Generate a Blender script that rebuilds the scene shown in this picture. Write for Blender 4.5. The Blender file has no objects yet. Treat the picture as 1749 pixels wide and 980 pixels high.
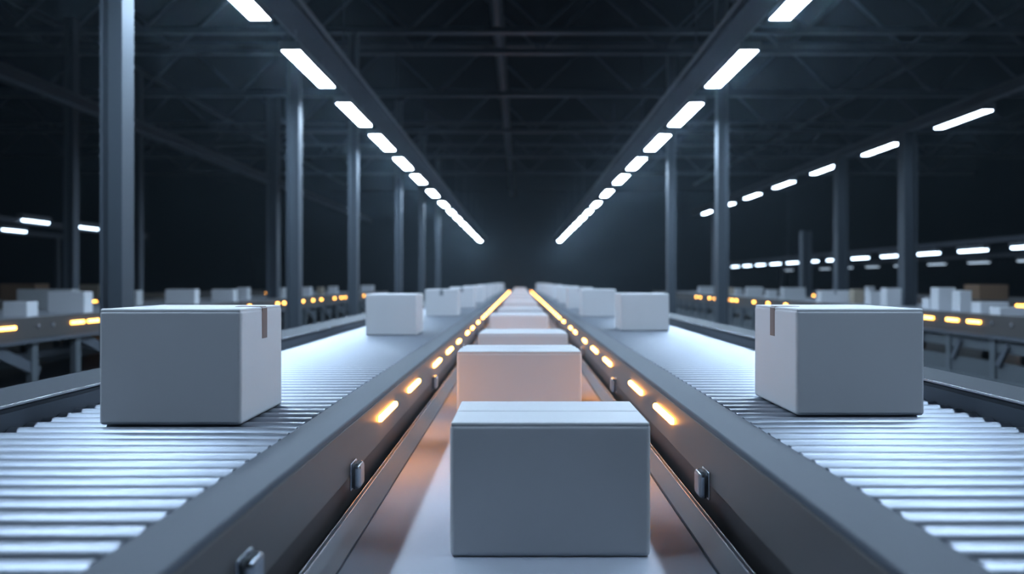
import bpy, bmesh, math, random
from mathutils import Vector, Matrix
random.seed(7)
C = bpy.context.scene.collection
F = 1250.0            # focal length in pixels of the 1749 px frame
CX, CY, CZ = 888.0, 480.0, 1.2   # vanishing point, camera height

# ------------------------------------------------------------------ materials
def mat(name, col, rough=.5, metal=0., noise=0., nscale=8., bump=0., spec=.5, coat=0.):
    m = bpy.data.materials.new(name); m.use_nodes = True
    nt = m.node_tree; b = nt.nodes['Principled BSDF']
    b.inputs['Base Color'].default_value = (*col, 1); b.inputs['Roughness'].default_value = rough
    b.inputs['Metallic'].default_value = metal; b.inputs['Specular IOR Level'].default_value = spec
    b.inputs['Coat Weight'].default_value = coat
    if noise or bump:
        tc = nt.nodes.new('ShaderNodeTexCoord'); n = nt.nodes.new('ShaderNodeTexNoise')
        n.inputs['Scale'].default_value = nscale; n.inputs['Detail'].default_value = 4
        nt.links.new(tc.outputs['Object'], n.inputs['Vector'])
        if noise:
            mr = nt.nodes.new('ShaderNodeMapRange'); mr.inputs['To Min'].default_value = 1 - noise; mr.inputs['To Max'].default_value = 1 + noise
            nt.links.new(n.outputs['Fac'], mr.inputs['Value'])
            mx = nt.nodes.new('ShaderNodeVectorMath'); mx.operation = 'SCALE'; mx.inputs[0].default_value = col
            nt.links.new(mr.outputs[0], mx.inputs['Scale']); nt.links.new(mx.outputs[0], b.inputs['Base Color'])
        if bump:
            bp = nt.nodes.new('ShaderNodeBump'); bp.inputs['Strength'].default_value = bump; bp.inputs['Distance'].default_value = .004
            nt.links.new(n.outputs['Fac'], bp.inputs['Height']); nt.links.new(bp.outputs[0], b.inputs['Normal'])
    return m
def emis(name, col, s):
    m = bpy.data.materials.new(name); m.use_nodes = True; nt = m.node_tree
    b = nt.nodes['Principled BSDF']; b.inputs['Base Color'].default_value = (.8, .8, .8, 1)
    b.inputs['Emission Color'].default_value = (*col, 1); b.inputs['Emission Strength'].default_value = s
    return m
M = {
 'carton': mat('white_carton', (.74, .755, .79), .55, 0, .03, 6, .05),
 'carton_grey': mat('grey_carton', (.50, .52, .54), .6, 0, .05, 6),
 'carton_brown': mat('brown_carton', (.30, .19, .12), .75, 0, .08, 6),
 'carton_tan': mat('tan_carton', (.42, .36, .28), .7, 0, .06, 6),
 'tape': mat('brown_tape', (.20, .145, .13), .4),
 'tape_dark': mat('grey_tape', (.26, .28, .32), .4),
 'rail': mat('rail_metal', (.095, .11, .135), .62, 0, .04, 3, 0, .3),
 'outrail': mat('outer_rail_metal', (.036, .045, .058), .55, .1, .04, 3, 0, .35),
 'panel': mat('panel_metal', (.10, .094, .092), .45, .2, .05, 2.5),
 'skirt': mat('skirt_metal', (.04, .038, .04), .5, .2),
 'guard': mat('guard_metal', (.13, .14, .165), .45, .2),
 'bead': mat('bead_metal', (.62, .62, .66), .25, .8),
 'roller': mat('roller_steel', (.305, .335, .39), .38, .52, .02, 40),
 'axle': mat('axle_steel', (.35, .38, .42), .35, .9),
 'pan': mat('pan_metal', (.10, .12, .15), .6, .2),
 'belt': mat('belt_rubber', (.42, .455, .53), .6, 0, .03, 4),
 'belt2': mat('side_belt_rubber', (.42, .45, .50), .45, 0, .03, 4),
 'frame': mat('frame_metal', (.15, .175, .20), .45, .4, .05, 3),
 'cabinet': mat('cabinet_metal', (.12, .14, .16), .5, .3, .05, 3),
 'latch': mat('latch_metal', (.30, .33, .37), .22, .75),
 'column': mat('column_paint', (.072, .09, .112), .55, .1, .04, 2),
 'beam': mat('beam_paint', (.06, .075, .10), .55, .2, .05, 2),
 'truss': mat('truss_paint', (.055, .072, .10), .5, .2, .05, 2),
 'housing': mat('lamp_housing', (.18, .20, .23), .45, .3),
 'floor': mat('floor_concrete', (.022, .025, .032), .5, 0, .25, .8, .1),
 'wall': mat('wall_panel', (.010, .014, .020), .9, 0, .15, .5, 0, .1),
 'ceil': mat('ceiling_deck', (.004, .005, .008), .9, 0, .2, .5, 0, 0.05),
}
LCOL = (.60, .79, 1.0)
M['lamp'] = emis('lamp_light', LCOL, 82)
M['lamp_side'] = emis('side_lamp_light', LCOL, 26)
M['lamp_low'] = emis('low_lamp_light', LCOL, 9)
M['amber_side'] = emis('dim_amber_light', (1.0, .42, .05), 13)
M['lamp_dim'] = emis('dim_lamp_light', LCOL, 1.1)
M['amber'] = emis('amber_light', (1.0, .36, .055), 34)

# ------------------------------------------------------------------ helpers
def bx(bm, x0, x1, y0, y1, z0, z1, bev=0., seg=2):
    t = bmesh.new(); bmesh.ops.create_cube(t, size=1)
    for v in t.verts:
        v.co = Vector((x0 + (v.co.x + .5) * (x1 - x0), y0 + (v.co.y + .5) * (y1 - y0), z0 + (v.co.z + .5) * (z1 - z0)))
    if bev: bmesh.ops.bevel(t, geom=list(t.edges), offset=bev, segments=seg, profile=.5, affect='EDGES')
    merge(bm, t); return bm
def merge(bm, t, mtx=None):
    if mtx is not None: t.transform(mtx)
    me = bpy.data.meshes.new('tmp'); t.to_mesh(me); t.free(); bm.from_mesh(me); bpy.data.meshes.remove(me)
def cyl(bm, p0, p1, r, seg=16, bev=0.):
    p0, p1 = Vector(p0), Vector(p1); d = p1 - p0; t = bmesh.new()
    bmesh.ops.create_cone(t, cap_ends=True, segments=seg, radius1=r, radius2=r, depth=d.length)
    if bev:
        es = [e for e in t.edges if any(len(f.verts) > 4 for f in e.link_faces)]
        bmesh.ops.bevel(t, geom=es, offset=bev, segments=2, affect='EDGES')
    merge(bm, t, Matrix.Translation((p0 + p1) / 2) @ d.to_track_quat('Z', 'Y').to_matrix().to_4x4()); return bm
def bar(bm, p0, p1, w, h):       # rectangular bar between two points
    p0, p1 = Vector(p0), Vector(p1); d = p1 - p0; t = bmesh.new(); bmesh.ops.create_cube(t, size=1)
    for v in t.verts: v.co = Vector((v.co.x * w, v.co.y * h, v.co.z * d.length))
    merge(bm, t, Matrix.Translation((p0 + p1) / 2) @ d.to_track_quat('Z', 'Y').to_matrix().to_4x4()); return bm
def prism(bm, prof, y0, y1):     # profile of (x, z) points extruded along y
    a = [bm.verts.new((x, y0, z)) for x, z in prof]; b = [bm.verts.new((x, y1, z)) for x, z in prof]; n = len(prof)
    bm.faces.new(a); bm.faces.new(list(reversed(b)))
    for i in range(n): bm.faces.new((a[i], b[i], b[(i + 1) % n], a[(i + 1) % n]))
    bmesh.ops.recalc_face_normals(bm, faces=list(bm.faces)); return bm
def nb(): return bmesh.new()
def obj(name, bm, m, parent=None, loc=None, smooth=True):
    me = bpy.data.meshes.new(name); bm.to_mesh(me); bm.free(); me.materials.append(M[m])
    o = bpy.data.objects.new(name, me); C.objects.link(o)
    if smooth:
        for p in me.polygons: p.use_smooth = True
        me.set_sharp_from_angle(angle=math.radians(50))
        wn = o.modifiers.new('weighted_normal', 'WEIGHTED_NORMAL'); wn.keep_sharp = True
    if parent: o.parent = parent
    if loc: o.location = loc
    return o
def thing(name, label, cat, loc, group=None):
    o = bpy.data.objects.new(name, None); C.objects.link(o); o.location = loc; o.empty_display_size = .1
    o['label'] = label; o['category'] = cat
    if group: o['group'] = group
    return o
def dup(o, loc, parent=None):
    c = o.copy(); C.objects.link(c); c.location = loc; c.parent = parent or o.parent
    return c
def dup_tree(root, loc, label, group=None):
    r = root.copy(); C.objects.link(r); r.location = loc; r['label'] = label
    if group: r['group'] = group
    for ch in list(root.children):
        c = ch.copy(); C.objects.link(c); c.parent = r
        for g in list(ch.children):
            d = g.copy(); C.objects.link(d); d.parent = c
    return r
def struct(name, bm, m):
    o = obj(name, bm, m, smooth=False); o['kind'] = 'structure'; return o
ORD = ['first', 'second', 'third', 'fourth', 'fifth', 'sixth', 'seventh', 'eighth', 'ninth', 'tenth', 'eleventh', 'twelfth',
       'thirteenth', 'fourteenth', 'fifteenth', 'sixteenth', 'seventeenth', 'eighteenth', 'nineteenth', 'twentieth', 'twenty-first', 'twenty-second']

# ------------------------------------------------------------------ the hall
YB, YE, XW, ZC = -6.0, 52.0, 19.0, 7.6
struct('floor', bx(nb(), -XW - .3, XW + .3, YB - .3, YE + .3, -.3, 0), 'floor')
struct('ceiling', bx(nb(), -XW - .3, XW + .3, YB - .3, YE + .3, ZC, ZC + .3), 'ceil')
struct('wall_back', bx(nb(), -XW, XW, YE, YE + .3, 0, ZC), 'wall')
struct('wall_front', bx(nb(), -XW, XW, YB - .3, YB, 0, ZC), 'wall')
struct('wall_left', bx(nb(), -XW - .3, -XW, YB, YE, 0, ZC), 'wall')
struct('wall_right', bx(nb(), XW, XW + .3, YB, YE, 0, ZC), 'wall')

# ------------------------------------------------------------------ main roller conveyors
CY0, CY1 = -.6, 34.5
RZ = .80; RR = .0288; PITCH = .0735
def latch_bm(s):         # rounded-rectangle boss standing out of the panel, s = direction it points in
    bm = nb(); bx(bm, 0 if s > 0 else -.005, .005 if s > 0 else 0, -.036, .036, -.039, .039, .003, 2)
    t = nb(); bx(t, min(0, s * .03), max(0, s * .03), -.034, .034, -.037, .037, .0145, 5); me = bpy.data.meshes.new('t'); t.to_mesh(me); t.free(); bm.from_mesh(me); bpy.data.meshes.remove(me)
    return bm
def main_conveyor(s, xi, xr, xo, xe, zo, label, lights, latches):
    # s: +1 right, -1 left. xi inner face, xr start of rollers, xo end of rollers, xe outer edge, zo height of outer rail
    t = thing('roller_conveyor', label, 'roller conveyor', (s * (xi + xe) / 2, 0, 0), 'steel roller conveyors either side of the centre belt')
    ox = -t.location.x
    def X(a, b): a, b = s * a + ox, s * b + ox; return (min(a, b), max(a, b))
    # rollers
    xa, xb = X(xr + .003, xo - .003)
    def rbm(y):
        return cyl(nb(), (xa, y, RZ - RR), (xb, y, RZ - RR), RR, 40, .004)
    n0 = int(math.ceil((.60) / PITCH)); y = 1.0475 - PITCH * 7
    r0 = obj('roller', rbm(0), 'roller', t, (0, y, 0)); k = 1
    while k < 99:
        dup(r0, (0, y + k * PITCH, 0), t); k += 1
    rest = nb(); yy = y + k * PITCH
    while yy < CY1 - .05:
        cyl(rest, (xa, yy, RZ - RR), (xb, yy, RZ - RR), RR, 20); yy += PITCH
    yy = y - PITCH
    while yy > CY0 + .05:
        cyl(rest, (xa, yy, RZ - RR), (xb, yy, RZ - RR), RR, 20); yy -= PITCH
    ro = obj('roller', rest, 'roller', t); ro['kind'] = 'stuff'
    # inner rail: capped box section with the top flush with the rollers
    xa, xb = X(xi, xr)
    obj('inner_rail', bx(nb(), xa, xb, CY0, CY1, .645, RZ + .003, .006, 3), 'rail', t)
    xa, xb = X(xi - .004, xi + .004)
    pn = obj('side_panel', bx(nb(), xa, xb, CY0, CY1, RZ - .157, RZ - .012, .0025, 2), 'panel', t)
    xa, xb = X(xi + .022, xi + .05)
    obj('skirt_panel', bx(nb(), xa, xb, CY0, CY1, .40, .66), 'skirt', t)
    # outer rail, standing above the rollers: dark inner face, channel top with a bright lip
    a = xo; b = xe; sgn = s
    prof = [(a, .60), (a, zo - .012), (a - .006, zo - .008), (a - .006, zo), (b, zo), (b, .60)]
    prof = [(sgn * px + ox, pz) for px, pz in prof]
    obj('outer_rail', prism(nb(), prof, CY0, CY1), 'outrail', t, smooth=False)
    xa, xb = X(xo - .010, xo - .004)
    obj('rail_lip', bx(nb(), xa, xb, CY0, CY1, zo - .006, zo + .002, .0015, 2), 'bead', t)
    xa, xb = X(xo - .003, xo + .0)
    obj('kick_strip', bx(nb(), xa, xb, CY0, CY1, RZ - .03, zo - .022), 'pan', t)
    xa, xb = X(xr, xo)
    obj('drip_pan', bx(nb(), xa, xb, CY0, CY1, .60, .612), 'pan', t)
    # lights in the inner panel
    lx = s * (xi - .0065) + ox
    L0 = obj('indicator_light', bx(nb(), -.011, .011, -.16, .16, -.0105, .0105, .007, 4), 'amber', t, (lx, lights[0], RZ - .073))
    L1 = None
    for yl in lights[1:]:
        if yl < 5.5: dup(L0, (lx, yl, RZ - .073), t)
        elif L1 is None: L1 = obj('indicator_light', bx(nb(), -.011, .011, -.10, .10, -.0105, .0105, .007, 4), 'amber', t, (lx, yl, RZ - .073))
        else: dup(L1, (lx, yl, RZ - .073), t)
    K0 = obj('latch', latch_bm(-s), 'latch', t, (s * (xi - .003) + ox, latches[0], RZ - .160))
    if s < 0: K0.location.z = RZ - .115
    for yl in latches[1:]: dup(K0, (s * (xi - .003) + ox, yl, RZ - .160), t)
    # legs
    for yl in [0.2 + 2.2 * k for k in range(16)]:
        for q in (xi + .09, xe - .06):
            bm = bx(nb(), s * q + ox - .03, s * q + ox + .03, yl - .03, yl + .03, .012, .66, .004)
            bx(bm, s * q + ox - .055, s * q + ox + .055, yl - .055, yl + .055, 0, .014, .003)
            obj('leg', bm, 'frame', t)
    return t
def tail(first, p, end=34.2):
    o = list(first); y = o[-1] + p
    while y < end: o.append(y); y += p
    return o
litL = tail([.85, 1.35][:0] + [2.665, 3.32, 4.25, 5.0, 5.75, 6.7, 7.4, 8.4, 9.5], .66)
litR = tail([2.62, 3.25, 4.3, 5.04, 5.8, 6.8, 7.4, 8.6, 9.5], .66)
main_conveyor(-1, .488, .603, 1.40, 1.64, RZ + .062, 'long grey roller conveyor left of the centre belt, amber lights along its side', litL, [1.28, 2.12, 4.05, 6.0, 8.0, 10, 12, 14, 16])
main_conveyor(1, .522, .650, 1.39, 1.58, RZ + .066, 'long grey roller conveyor right of the centre belt, amber lights along its side', litR, [2.03, 3.95, 5.9, 7.9, 10, 12, 14, 16])

# ------------------------------------------------------------------ centre belt conveyor
BZ = .52
t = thing('belt_conveyor', 'smooth pale grey belt conveyor sunk between the two roller conveyors', 'belt conveyor', (.017, 0, 0))
ox = -.017
obj('belt', bx(nb(), -.425 + ox, .46 + ox, CY0, CY1, BZ - .012, BZ, .004, 2), 'belt', t)
obj('bed', bx(nb(), -.42 + ox, .455 + ox, CY0, CY1, BZ - .10, BZ - .014), 'frame', t)
for s, a, b in ((-1, .425, .488), (1, .462, .520)):
    prof = [(a, BZ - .03), (a, BZ + .006), (b - .016, BZ + .034), (b - .016, BZ + .037), (b - .004, BZ + .037), (b - .004, BZ - .03)]
    g = obj('edge_guard', prism(nb(), [(s * x + ox, z) for x, z in prof], CY0, CY1), 'guard', t, smooth=False)
    for q in (.0165, .0045):
        obj('bead', cyl(nb(), (s * (b - q) + ox, CY0, BZ + .038), (s * (b - q) + ox, CY1, BZ + .038), .0016, 8), 'bead', g)
for yl in [.6 + 2.2 * k for k in range(15)]:
    for q in (-.36, .39):
        obj('leg', bx(nb(), q - .03 + ox, q + .03 + ox, yl - .03, yl + .03, 0, BZ - .09, .004), 'frame', t)

# ------------------------------------------------------------------ cartons
def carton(label, x0, x1, y0, dep, z, h, tape=None, m='carton', group=None, flaps=True, inset=.0, bev=.011):
    w = x1 - x0
    t = thing('carton', label, 'box', ((x0 + x1) / 2, y0 + dep / 2, z), group)
    hw, hd = w / 2, dep / 2
    if flaps:
        obj('body', bx(nb(), -hw, hw, -hd, hd, 0, h - .004, bev, 4), m, t)
        for a, b in ((-hd + .002, -.0022), (.0022, hd - .002)):
            i = inset if a > -hd / 2 else 0
            obj('flap', bx(nb(), -hw + .003 + i, hw - .003 - i, a, b, h - .012, h, .0045, 3), m, t)
    else:
        obj('body', bx(nb(), -hw, hw, -hd, hd, 0, h, bev, 4), m, t)
    tm = 'tape'
    if tape in ('side+', 'side-'):
        s = 1 if tape == 'side+' else -1; tw = .021; yo = .01
        bm = bx(nb(), min(s * (hw - .001), s * (hw + .0012)), max(s * (hw - .001), s * (hw + .0012)), yo - tw, yo + tw, h - .095, h - .004, .0008, 1)
        bx(bm, min(s * (hw - .08), s * (hw - .002)), max(s * (hw - .08), s * (hw - .002)), yo - tw, yo + tw, h - .001, h + .0012, .0005, 1)
        o = obj('tape', bm, tm, t); o['label'] = 'short brown tape strip'
    elif tape == 'front':
        bm = bx(nb(), -.022, .022, -hd - .0014, -hd + .001, h - .07, h - .004, .0005, 1)
        o = obj('tape', bm, 'tape_dark', t); o['label'] = 'short grey tape strip'
    return t
# on the left roller conveyor
gl, gr, gc = 'white cartons on the left roller conveyor', 'white cartons on the right roller conveyor', 'white cartons on the centre belt'
def rd(bs, side):
    for i, (x0, x1, y0, dep, h, tp) in enumerate(bs):
        nm = 'left' if side < 0 else 'right'
        if i == 0: lab = 'largest white carton on the %s roller conveyor, brown tape strip on its inner side' % nm
        elif i == len(bs) - 1: lab = 'small blurred white carton at the far end of the %s roller conveyor' % nm
        else: lab = 'white carton, %s from the front on the %s roller conveyor' % (ORD[i], nm)
        carton(lab, x0, x1, y0, dep, RZ, h, tp, group=gl if side < 0 else gr)
rd([(-1.169, -.773, 2.03, .35, .323, 'side+'), (-1.136, -.7575, 5.38, .36, .305, None), (-1.08, -.706, 8.33, .36, .306, 'front'),
    (-1.05, -.68, 10.9, .36, .31, 'front'), (-1.06, -.67, 13.6, .36, .31, None), (-1.04, -.68, 16.2, .36, .30, None), (-1.08, -.70, 18.8, .36, .31, None),
    (-1.04, -.67, 21.6, .36, .30, None), (-1.06, -.68, 24.6, .36, .31, None), (-1.04, -.68, 27.8, .36, .31, None), (-1.04, -.68, 31.2, .36, .31, None)], -1)
rd([(.821, 1.2035, 2.174, .39, .318, 'side-'), (.809, 1.20, 5.88, .33, .30, None), (.695, 1.076, 8.2, .36, .31, None),
    (.70, 1.07, 10.7, .36, .31, 'front'), (.71, 1.08, 13.4, .36, .31, None), (.70, 1.07, 16.3, .36, .30, None), (.72, 1.10, 19, .36, .31, None),
    (.70, 1.07, 21.8, .36, .30, None), (.70, 1.08, 24.9, .36, .31, None), (.70, 1.06, 28.1, .36, .31, None), (.70, 1.06, 31.5, .36, .31, None)], 1)
cb = [(-.173, .3226, 1.80, .325, .332), (-.25, .245, 2.89, .30, .403), (-.23, .265, 4.04, .38, .392), (-.255, .24, 6.13, .45, .396), (-.245, .25, 8.25, .45, .373),
      (-.24, .25, 10.6, .45, .39), (-.25, .25, 13.0, .45, .39), (-.24, .25, 15.6, .45, .40), (-.25, .24, 18.4, .45, .39), (-.24, .25, 21.4, .45, .40), (-.24, .25, 24.6, .45, .39), (-.24, .25, 28.2, .45, .40), (-.24, .25, 32, .45, .40)]
for i, (x0, x1, y0, dep, h) in enumerate(cb):
    lab = ['large white carton nearest on the centre belt, seam across its top'][0] if i == 0 else \
          ('tiny white carton at the far end of the centre belt' if i == len(cb) - 1 else 'white carton, %s from the front on the centre belt' % ORD[i])
    carton(lab, x0, x1, y0, dep, BZ, h, group=gc, inset=.013 if i else 0, bev=.013)

# ------------------------------------------------------------------ lamps
def lamp_proto(loc, label, m, w=.215, L=1.5, group=None, hang=.3, drop=0):
    t = thing('ceiling_lamp', label, 'lamp', loc, group)
    bm = bx(nb(), -w / 2, w / 2, 0, L, .035, .085, .01, 2)
    bx(bm, -w / 2, -w / 2 + .012, 0, L, .0, .05, .003); bx(bm, w / 2 - .012, w / 2, 0, L, .0, .05, .003)
    obj('housing', bm, 'housing', t)
    obj('diffuser', bx(nb(), -w / 2 + .013, w / 2 - .013, .012, L - .012, .003 - drop, .034, .004 + drop * .3, 3), m, t)
    for y in (0, L):
        obj('end_cap', bx(nb(), -w / 2 - .004, w / 2 + .004, y - .012, y + .012, -.004, .09, .005, 2), 'housing', t)
    if hang:
        for y in (.2, L - .2):
            obj('hanger', cyl(nb(), (0, y, .08), (0, y, .085 + hang), .008, 8), 'housing', t)
    return t
LZ = 3.62
starts = [.78, 3.04, 5.3, 7.66, 9.94, 12.1, 14.4, 16.7, 19.5, 22.4] + [25.0 + 2.6 * k for k in range(8)]
def seen(k): return k   # counting from the camera
for s, nm in ((-1, 'left'), (1, 'right')):
    proto = None
    for k, y in enumerate(starts):
        if y < 5: lab = 'ceiling lamp of the %s row above or behind the camera, %s counted from the back' % (nm, ORD[k])
        elif k == 2: lab = 'bright tube lamp cut by the top edge of the photo, %s of the aisle' % nm
        elif k == len(starts) - 1: lab = 'farthest lamp at the end of the %s ceiling row' % nm
        else: lab = '%s white lamp down the %s ceiling row, counted from the photo\'s top edge' % (ORD[k - 2], nm)
        loc = (s * 2.41, y, LZ)
        if proto is None: proto = lamp_proto(loc, lab, 'lamp', group='%s row of ceiling lamps' % nm, hang=.22)
        else: dup_tree(proto, loc, lab)
    # lighting track above the row
    t = thing('lighting_track', 'dark steel beam carrying the ceiling lamps on the %s of the aisle' % nm, 'beam', (s * 2.35, 0, 3.9))
    obj('channel', bx(nb(), -.14, .14, -3, 47, .0, .16, .006), 'beam', t)
    for q in (-.19, .19):
        obj('conduit', cyl(nb(), (q, -3, .06), (q, 47, .06), .022, 10), 'frame', t)
    for y in [1.15 + 4.3 * k for k in range(11)]:
        obj('hanger', cyl(nb(), (0, y, .15), (0, y, 1.75 if y > 12 else 3.68), .012, 8), 'beam', t)
# right side row over the neighbouring conveyor
sr = [7.8 + 2.45 * k for k in range(8)]
p = None
for k, y in enumerate(sr):
    lab = ('%s lamp from the right edge on the raised side beam' % ORD[k - 1]) if 0 < k < 7 else ('farthest lamp on the raised side beam at right' if k else 'lamp on the right side beam beyond the photo edge')
    if p is None: p = lamp_proto((6.57, y, 3.6), lab, 'lamp_side', .16, 1.25, 'lamps on the right side beam', .06, .015)
    else: dup_tree(p, (6.57, y, 3.6), lab)
def girder(label, x, y0, y1, z, w=.14, h=.16, posts=()):
    t = thing('girder', label, 'beam', (x, 0, z))
    bm = bx(nb(), -w / 2, w / 2, y0, y1, 0, .02); bx(bm, -w / 2, w / 2, y0, y1, h - .02, h); 
    obj('flange', bm, 'beam', t); obj('web', bx(nb(), -.012, .012, y0, y1, .02, h - .02), 'beam', t)
    for i, y in enumerate(posts):
        pz = z - .002; q = thing('support_post', 'thin steel post, %s under the %s' % (('near one', 'farther one', 'farthest one')[i], label.split(' hold')[0].split(' under')[0].split(' behind')[0]), 'post', (x, y, 0), 'posts under the low girders')
        obj('shaft', bx(nb(), -.05, .05, -.05, .05, .015, pz, .004), 'column', q)
        obj('base_plate', bx(nb(), -.10, .10, -.10, .10, 0, .015, .003), 'column', q)
girder('long dark steel girder carrying the side row of lamps at right', 6.62, -3, 28, 3.74)
girder('long dark steel girder running beyond the left columns', -6.1, -3, 30, 3.6)
# low rows far right / far left
p = None
for k in range(12):
    y = 14.05 + 1.8 * k
    lab = '%s small lamp from the right edge in the low far-right row' % ORD[k]
    if p is None: p = lamp_proto((10.1, y, 1.90), lab, 'lamp_low', .14, .95, 'low lamps over the far right conveyor', .05, .05)
    else: dup_tree(p, (10.1, y, 1.90), lab)
p = None
for k in range(9):
    y = 19.6 + 2.25 * k
    lab = 'dim small lamp in the lowest far-right row, %s from the right edge' % ORD[k]
    if p is None: p = lamp_proto((14.0, y, 1.78), lab, 'lamp_dim', .14, .95, 'dim low lamps at far right', .05, .04)
    else: dup_tree(p, (14.0, y, 1.78), lab)
girder('low steel girder holding the row of small lamps at far right', 10.1, 11, 36, 2.03, .10, .10, (11.2, 35.8))
girder('lowest steel girder holding dim lamps at far right', 14.0, 16, 39.5, 1.91, .10, .10, (16.2, 39.3))
p = None
for k, (x, y, z) in enumerate([(-10, 14.65, 2.46), (-10, 16.45, 2.46), (-10, 18.2, 2.46)]):
    lab = ['small low lamp between the left photo edge and the nearest column', 'small low lamp just left of the nearest left column', 'small low lamp hidden behind the nearest left column'][k]
    if p is None: p = lamp_proto((x, y, z), lab, 'lamp_low', .14, .85, 'low lamps at far left', 0, .06)
    else: dup_tree(p, (x, y, z), lab)
lamp_proto((-12.2, 17.2, 2.45), 'small low lamp cut by the left photo edge', 'lamp_low', .14, .85, None, 0, .06)
girder('nearer low steel girder under the small lamps at far left', -10, 9, 19.6, 2.34, .16, .12, (10, 16.3, 19.3))
girder('second low steel girder behind the first at far left', -12.2, 12, 19.6, 2.33, .16, .12, (12.3, 19.3))

# ------------------------------------------------------------------ columns
def column(label, x, y, top, w=.17, group=None):
    t = thing('steel_column', label, 'column', (x, y, 0), group)
    h = w / 2
    bm = nb()
    prof = [(-h, -h), (-h + .024, -h), (-h + .024, -.012), (h - .024, -.012), (h - .024, -h), (h, -h), (h, h), (h - .024, h), (h - .024, .012), (-h + .024, .012), (-h + .024, h), (-h, h)]
    a = [bm.verts.new((p[0], p[1], .02)) for p in prof]; b = [bm.verts.new((p[0], p[1], top)) for p in prof]; n = len(prof)
    bm.faces.new(list(reversed(a))); bm.faces.new(b)
    for i in range(n): bm.faces.new((a[i], a[(i + 1) % n], b[(i + 1) % n], b[i]))
    bmesh.ops.recalc_face_normals(bm, faces=list(bm.faces))
    obj('shaft', bm, 'column', t, smooth=False)
    obj('base_plate', bx(nb(), -h - .07, h + .07, -h - .07, h + .07, 0, .022, .003), 'column', t)
    for sx in (-1, 1):
        for sy in (-1, 1):
            obj('anchor_bolt', cyl(nb(), (sx * (h + .04), sy * (h + .04), .02), (sx * (h + .04), sy * (h + .04), .045), .014, 6), 'latch', t)
ROOF = 5.66
cols = [5.45, 9.74, 13.2, 18.1, 22.4, 26.8]
nl = ['large grey steel column nearest on the left, right behind the taped carton', 'grey steel column left of the second left-hand ceiling lamp line, second of its row', 'third grey steel column down the left row', 'fourth slim grey column down the left row', 'fifth slim grey column down the left row', 'sixth and farthest slim column down the left row']
for l, y in zip(nl, cols): column(l, -3.0, y, ROOF, .165, 'left row of steel columns')
column('dim steel column far behind, just left of the second left column', -6.0, 17.8, ROOF, .26)
column('dim steel column at far left beyond the side conveyor', -7.6, 12.4, ROOF, .17)
column('very dim steel column just right of the nearest left column', -8.2, 15.7, ROOF, .17)
column('tall dim steel column right of the right aisle lamps', 3.0, 10.87, ROOF, .165, 'right row of steel columns')
column('slim dim steel column beyond the right roller conveyor cartons', 3.0, 14.5, ROOF, .165, 'right row of steel columns')
for y, l in ((12.5, 'bright grey column carrying the side beam, nearest the right edge'), (15.1, 'grey column carrying the side beam, second from the right edge'), (24.7, 'slim grey column carrying the far end of the side beam')):
    column(l, 6.62, y, 3.74, .22, 'columns carrying the right side beam')
column('short dim column among the low lamps at far right', 8.0, 20.5, 2.6, .26)

# ------------------------------------------------------------------ roof trusses
tr = [(13.2, 0), (14.4, 0), (17.7, 0), (22.0, 0), (26.4, 0), (30.6, 0)]
for i, (y, _) in enumerate(tr):
    t = thing('roof_truss', 'dark steel roof truss across the hall, %s from the camera' % ORD[i], 'roof truss', (0, y, ROOF), 'roof trusses across the hall')
    bm = bx(nb(), -XW, XW, -.07, .07, 0, .05); bx(bm, -XW, XW, -.012, .012, .05, .12)
    obj('bottom_chord', bm, 'truss', t)
    obj('top_chord', bx(nb(), -XW, XW, -.06, .06, 1.2, 1.3), 'truss', t)
    st = 2.4; x = -XW + .2; k = 0
    while x + st / 2 < XW:
        a, b = (x, 0, .08), (x + st / 2, 0, 1.22)
        if k % 2: a, b = (x, 0, 1.22), (x + st / 2, 0, .08)
        obj('web_bar', bar(nb(), a, b, .05, .05), 'truss', t); x += st / 2; k += 1
for i, x in enumerate((-15, -10.5, -4.6, -.4, 4.6, 10.5, 15)):
    t = obj('purlin', bx(nb(), -.05, .05, 12, 44, 0, .12), 'truss', None, (x, 0, ROOF + 1.3), smooth=False)
    t['label'] = 'dark roof purlin running away above the trusses, %s from the left' % ORD[i]; t['category'] = 'purlin'; t['group'] = 'roof purlins'
t = obj('roof_duct', cyl(nb(), (0, 8, 0), (0, 44, 0), .12, 16), 'truss', None, (-.45, 0, ROOF + .75)); t['label'] = 'dark round pipe running lengthwise through the roof trusses'; t['category'] = 'pipe'

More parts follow.
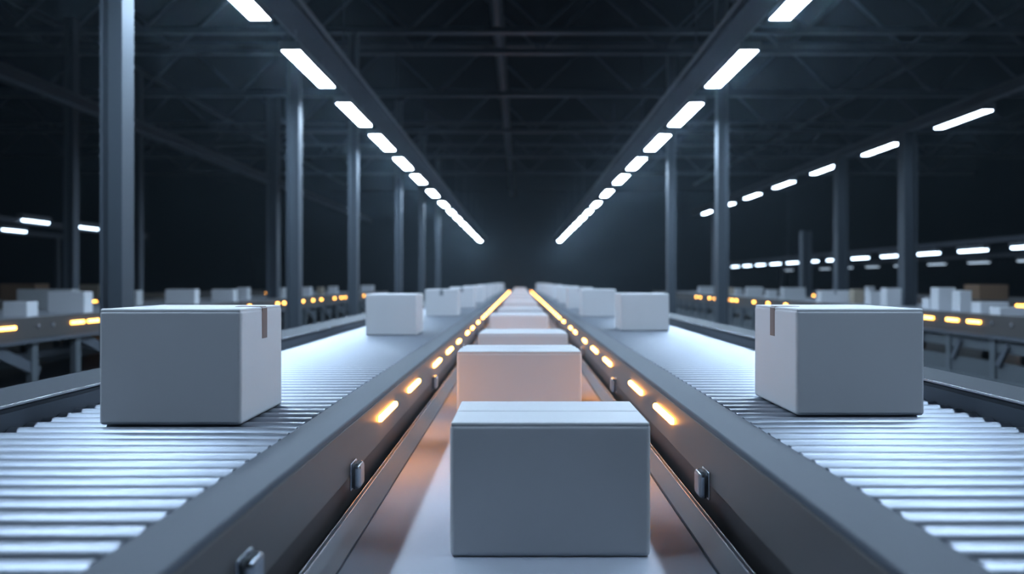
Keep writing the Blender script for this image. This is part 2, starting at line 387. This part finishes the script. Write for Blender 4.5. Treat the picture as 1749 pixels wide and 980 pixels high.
# ------------------------------------------------------------------ neighbouring conveyors
def side_conveyor(s, xn, xf, y0, y1, label, lights, knobs, legs, style, ztop=.80, gl_=None):
    t = thing('belt_conveyor', label, 'belt conveyor', (s * (xn + xf) / 2, 0, 0), gl_)
    ox = -t.location.x
    def X(a, b): a, b = s * a + ox, s * b + ox; return (min(a, b), max(a, b))
    xa, xb = X(xn + .03, xf - .03); obj('belt', bx(nb(), xa, xb, y0, y1, ztop - .06, ztop - .02), 'belt2', t)
    xa, xb = X(xn, xn + .05); obj('side_panel', bx(nb(), xa, xb, y0, y1, ztop - .24, ztop, .008), 'panel', t)
    xa, xb = X(xf - .05, xf); obj('side_panel', bx(nb(), xa, xb, y0, y1, ztop - .24, ztop + .02, .008), 'panel', t)
    xa, xb = X(xn - .03, xn + .06); obj('lower_rail', bx(nb(), xa, xb, y0, y1, ztop - .285, ztop - .24, .004), 'rail', t)
    if lights:
        L = obj('indicator_light', bx(nb(), -.010, .010, -.13, .13, -.018, .018, .006, 2), 'amber_side', t, (s * (xn - .006) + ox, lights[0], ztop - .10))
        L2 = None
        for y in lights[1:]:
            if y < 12: dup(L, (s * (xn - .006) + ox, y, ztop - .10), t)
            elif L2 is None: L2 = obj('indicator_light', bx(nb(), -.012, .012, -.06, .06, -.024, .024, .010, 3), 'amber_side', t, (s * (xn - .006) + ox, y, ztop - .10))
            else: dup(L2, (s * (xn - .006) + ox, y, ztop - .10), t)
    if knobs:
        K = obj('bolt', cyl(nb(), (0, 0, 0), (-s * .02, 0, 0), .028, 16, .005), 'bead', t, (s * xn + ox, knobs[0], ztop - .10))
        for y in knobs[1:]: dup(K, (s * xn + ox, y, ztop - .10), t)
    for y in legs:
        for q in (xn + .01, xf - .08):
            xa, xb = X(q, q + .07); obj('leg', bx(nb(), xa, xb, y - .05, y + .05, 0, ztop - .28, .004), 'frame', t)
    if style == 'brace':
        for i in range(0, len(legs) - 1, 2):
            xx = s * (xn + .05) + ox
            obj('brace', bar(nb(), (xx, legs[i] - .05, ztop - .22), (xx, legs[i + 1] + .1, .18), .05, .12), 'rail', t)
        xa, xb = X(xn + .25, xn + .33); obj('crossbar', bx(nb(), xa, xb, y0, y1, .30, .38, .006), 'rail', t)
        xa, xb = X(xn + .9, xn + 1.0); obj('crossbar', bx(nb(), xa, xb, y0, y1, .12, .20, .006), 'frame', t)
    if style == 'cabinet':
        for i in range(len(legs) - 1):
            ya, yb = legs[i] + .06, legs[i + 1] - .06
            xa, xb = X(xn + .03, xn + .08)
            bm = bx(nb(), xa, xb, ya, yb, .36, ztop - .30, .004); bx(bm, xa, xb, ya, yb, .04, .24, .004)
            obj('cover_panel', bm, 'cabinet', t)
            obj('brace', bar(nb(), (s * (xn + .01) + ox, yb - .05, .20), (s * (xn + .01) + ox, yb - .22, .46), .03, .07), 'rail', t)
        xa, xb = X(xn - .05, xn + .1); obj('plinth', bx(nb(), xa, xb, y0, y1, 0, .04, .004), 'frame', t)
lgL = [5.77 + .8 * k for k in range(30)]
side_conveyor(-1, 5.4, 7.75, 4.5, 30, 'neighbouring conveyor left of the aisle on braced legs, amber lights on its side',
    [7.7, 8.93, 9.27, 10.6, 11.9, 13.2, 14.6, 16.3, 16.75, 17.2, 18.2, 19.1, 19.9, 21.3, 22.1, 22.6, 25.3, 26.8], [6.0, 8.2, 8.45, 11.2, 11.45, 15, 15.3], lgL, 'brace')
lgR = [6.0 + .9 * k for k in range(28)]
side_conveyor(1, 5.6, 7.4 - 1.0 + .9, 4.5, 31, 'neighbouring conveyor right of the aisle with closed panels underneath, amber lights on its side',
    [9.02, 9.47, 10.03, 11.4, 12.6, 13.9, 15.4, 16.5, 17.5, 18.9, 19.25, 19.6, 19.95, 21, 21.6, 22.7, 23.2], [7.2, 7.5, 8.32, 8.67, 11, 14], lgR, 'cabinet')
side_conveyor(-1, 10.4, 12.0, 11, 34, 'far left conveyor behind the neighbouring one, blurred, few amber lights', [17.85, 22, 30], [], [11.5 + 1.6 * k for k in range(14)], '')
side_conveyor(1, 10.2, 11.9, 11, 36, 'far right conveyor beneath the low lamps, blurred, few amber lights', [14.9, 19.0, 19.3, 25.4, 34], [], [11.5 + 1.6 * k for k in range(15)], '')

def sbox(label, pl, pr, ptop, D, m='carton', dep=.4, z=.78, tape=None, group=None, **k):
    dep = min(dep, .2)
    x0, x1 = (pl - CX) * (D if pl < CX else D + dep * .4) / F, (pr - CX) * (D + dep * .4 if pr < CX else D) / F
    h = (CZ - (ptop - CY) * D / F) - z
    return carton(label, x0, x1, D, dep, z, h, tape, m, group, flaps=k.get('flaps', True))
def open_carton(label, x0, x1, y, dep, z, h, m):
    t = thing('open_carton', label, 'box', ((x0 + x1) / 2, y + dep / 2, z)); hw, hd = (x1 - x0) / 2, dep / 2
    bm = bx(nb(), -hw, hw, -hd, hd, 0, .01)
    for a in ((-hw, -hw + .012, -hd, hd), (hw - .012, hw, -hd, hd), (-hw, hw, -hd, -hd + .012), (-hw, hw, hd - .012, hd)): bx(bm, *a, 0, h, .003)
    obj('body', bm, m, t)
    for s in (-1, 1):
        obj('flap', bx(nb(), min(s * (hw + .002), s * (hw + .01)), max(s * (hw + .002), s * (hw + .01)), -hd + .01, hd - .01, h - .13, h - .002, .002), m, t)
gL2, gR2 = 'cartons on the neighbouring left conveyor', 'cartons on the neighbouring right conveyor'
for a in [('low white carton nearest the left photo edge on the neighbouring conveyor', 4, 54, 515, 8.6, 'carton', .35),
          ('white carton beside the nearest left column on the neighbouring conveyor', 81, 150, 498, 9.6, 'carton', .4),
          ('wide grey carton behind the white one on the left neighbouring conveyor', 28, 128, 494, 10.9, 'carton_grey', .45),
          ('grey-white carton just right of the nearest left column', 203, 238, 496, 12.4, 'carton_grey', .4),
          ('white carton with pinkish side seen above the left taped carton', 282, 336, 494, 13.2, 'carton', .5),
          ('white carton above the middle of the left taped carton top', 361, 402, 494, 15.0, 'carton', .45),
          ('white carton crowding the right of its neighbour above the left taped carton', 405, 425, 491, 16.6, 'carton', .5),
          ('grey carton between the two dim columns left of the aisle', 455, 486, 491, 18.2, 'carton_grey', .5),
          ('bluish white carton just right of the second left column', 512, 532, 490, 20.6, 'carton', .45),
          ('tan carton behind the amber lights left of the aisle', 541, 552, 490, 22.6, 'carton_tan', .4),
          ('narrow white carton left of the third left column', 560, 576, 489, 23.4, 'carton', .4),
          ('white carton right of the third left column, almost at the aisle carton', 616, 638, 487, 28, 'carton', .4)]:
    sbox(*a, group=gL2)
for a in [('white carton under the low blurred lamps, farthest on the neighbouring right conveyor', 1193, 1220, 489, 24.5, 'carton_grey', .4),
          ('small tan carton among the cluster of amber lights at right', 1245, 1254, 491, 22.2, 'carton_tan', .4),
          ('small grey carton right of the small tan one at right', 1256, 1268, 492, 20.8, 'carton_grey', .3),
          ('grey-white carton above the left edge of the right taped carton', 1275, 1304, 490, 19.2, 'carton_grey', .45),
          ('small low grey carton in the gap at right', 1310, 1328, 495, 17.8, 'carton_grey', .35),
          ('plain grey carton standing alone above the right taped carton', 1336, 1376, 491, 16.3, 'carton_grey', .5),
          ('grey carton with dark tape mark above the right taped carton', 1399, 1452, 496, 14.2, 'carton', .45),
          ('tan carton half hidden above the right taped carton', 1455, 1476, 494, 13.6, 'carton_tan', .35),
          ('white carton left of the bright right column foot', 1482, 1508, 497, 12.8, 'carton', .4),
          ('white carton in front of the bright right column foot', 1510, 1540, 492, 12.0, 'carton', .4),
          ('small white carton at the right taped carton corner', 1582, 1596, 509, 11.1, 'carton', .3),
          ('tall white carton right of the taped carton, left one of the joined pair', 1597, 1633, 491, 10.6, 'carton', .4),
          ('white carton, right one of the joined pair near the brown carton', 1634, 1660, 496, 10.2, 'carton', .4),
          ('flat white carton under the brown open carton at right', 1668, 1724, 516, 9.5, 'carton', .35),
          ('flat pale carton cut by the right photo edge', 1700, 1752, 525, 8.7, 'carton', .3)]:
    sbox(*a, group=gR2, tape='front' if 'tape mark' in a[0] else None)
open_carton('open brown carton far left behind the grey carton', -11.3, -10.55, 15.9, .5, .78, .36, 'carton_brown')
open_carton('open brown carton behind the joined pair at right', 10.32, 10.95, 16.4, .6, .78, .34, 'carton_brown')
for i, (pl, pr, pt, D, m, lab) in enumerate([(132, 172, 486, 18.4, 'carton_tan', 'tan carton on the far left conveyor beside the column'), (240, 282, 502, 20.5, 'carton_tan', 'low tan carton on the far left conveyor right of the column'),
                               (1425, 1447, 490, 24.5, 'carton_grey', 'pale grey carton on the far right conveyor'), (1480, 1494, 489, 22.5, 'carton', 'small bright carton on the far right conveyor')]):
    sbox(lab, pl, pr, pt, D, m, .5)

# ------------------------------------------------------------------ world, camera, look
w = bpy.data.worlds.new('World'); bpy.context.scene.world = w; w.use_nodes = True; nt = w.node_tree
nt.nodes['Background'].inputs[0].default_value = (.02, .03, .05, 1); nt.nodes['Background'].inputs[1].default_value = 0
vs = nt.nodes.new('ShaderNodeVolumeScatter'); vs.inputs['Color'].default_value = (.62, .82, 1, 1)
vs.inputs['Density'].default_value = .0022; vs.inputs['Anisotropy'].default_value = .8
nt.links.new(vs.outputs[0], nt.nodes['World Output'].inputs['Volume'])
cd = bpy.data.cameras.new('Camera'); cam = bpy.data.objects.new('Camera', cd); C.objects.link(cam)
cam.location = (0, 0, CZ); cam.rotation_euler = (math.radians(90), 0, 0)
cd.sensor_width = 36; cd.lens = 36 * F / 1749
cd.shift_x = -(CX - 874.5) / 1749; cd.shift_y = -(490 - CY) / 1749
cd.clip_start = .05; cd.clip_end = 200
cd.dof.use_dof = True; cd.dof.focus_distance = 2.3; cd.dof.aperture_fstop = 1.5
sc = bpy.context.scene; sc.camera = cam
sc.view_settings.view_transform = 'Standard'; sc.view_settings.look = 'None'; sc.view_settings.gamma = 1
sc.view_settings.use_curve_mapping = False; sc.view_settings.exposure = 0
cy = sc.cycles
cy.use_denoising = True; cy.max_bounces = 6; cy.diffuse_bounces = 3; cy.glossy_bounces = 3; cy.volume_bounces = 0
cy.transmission_bounces = 2; cy.sample_clamp_indirect = 4; cy.caustics_reflective = False; cy.caustics_refractive = False
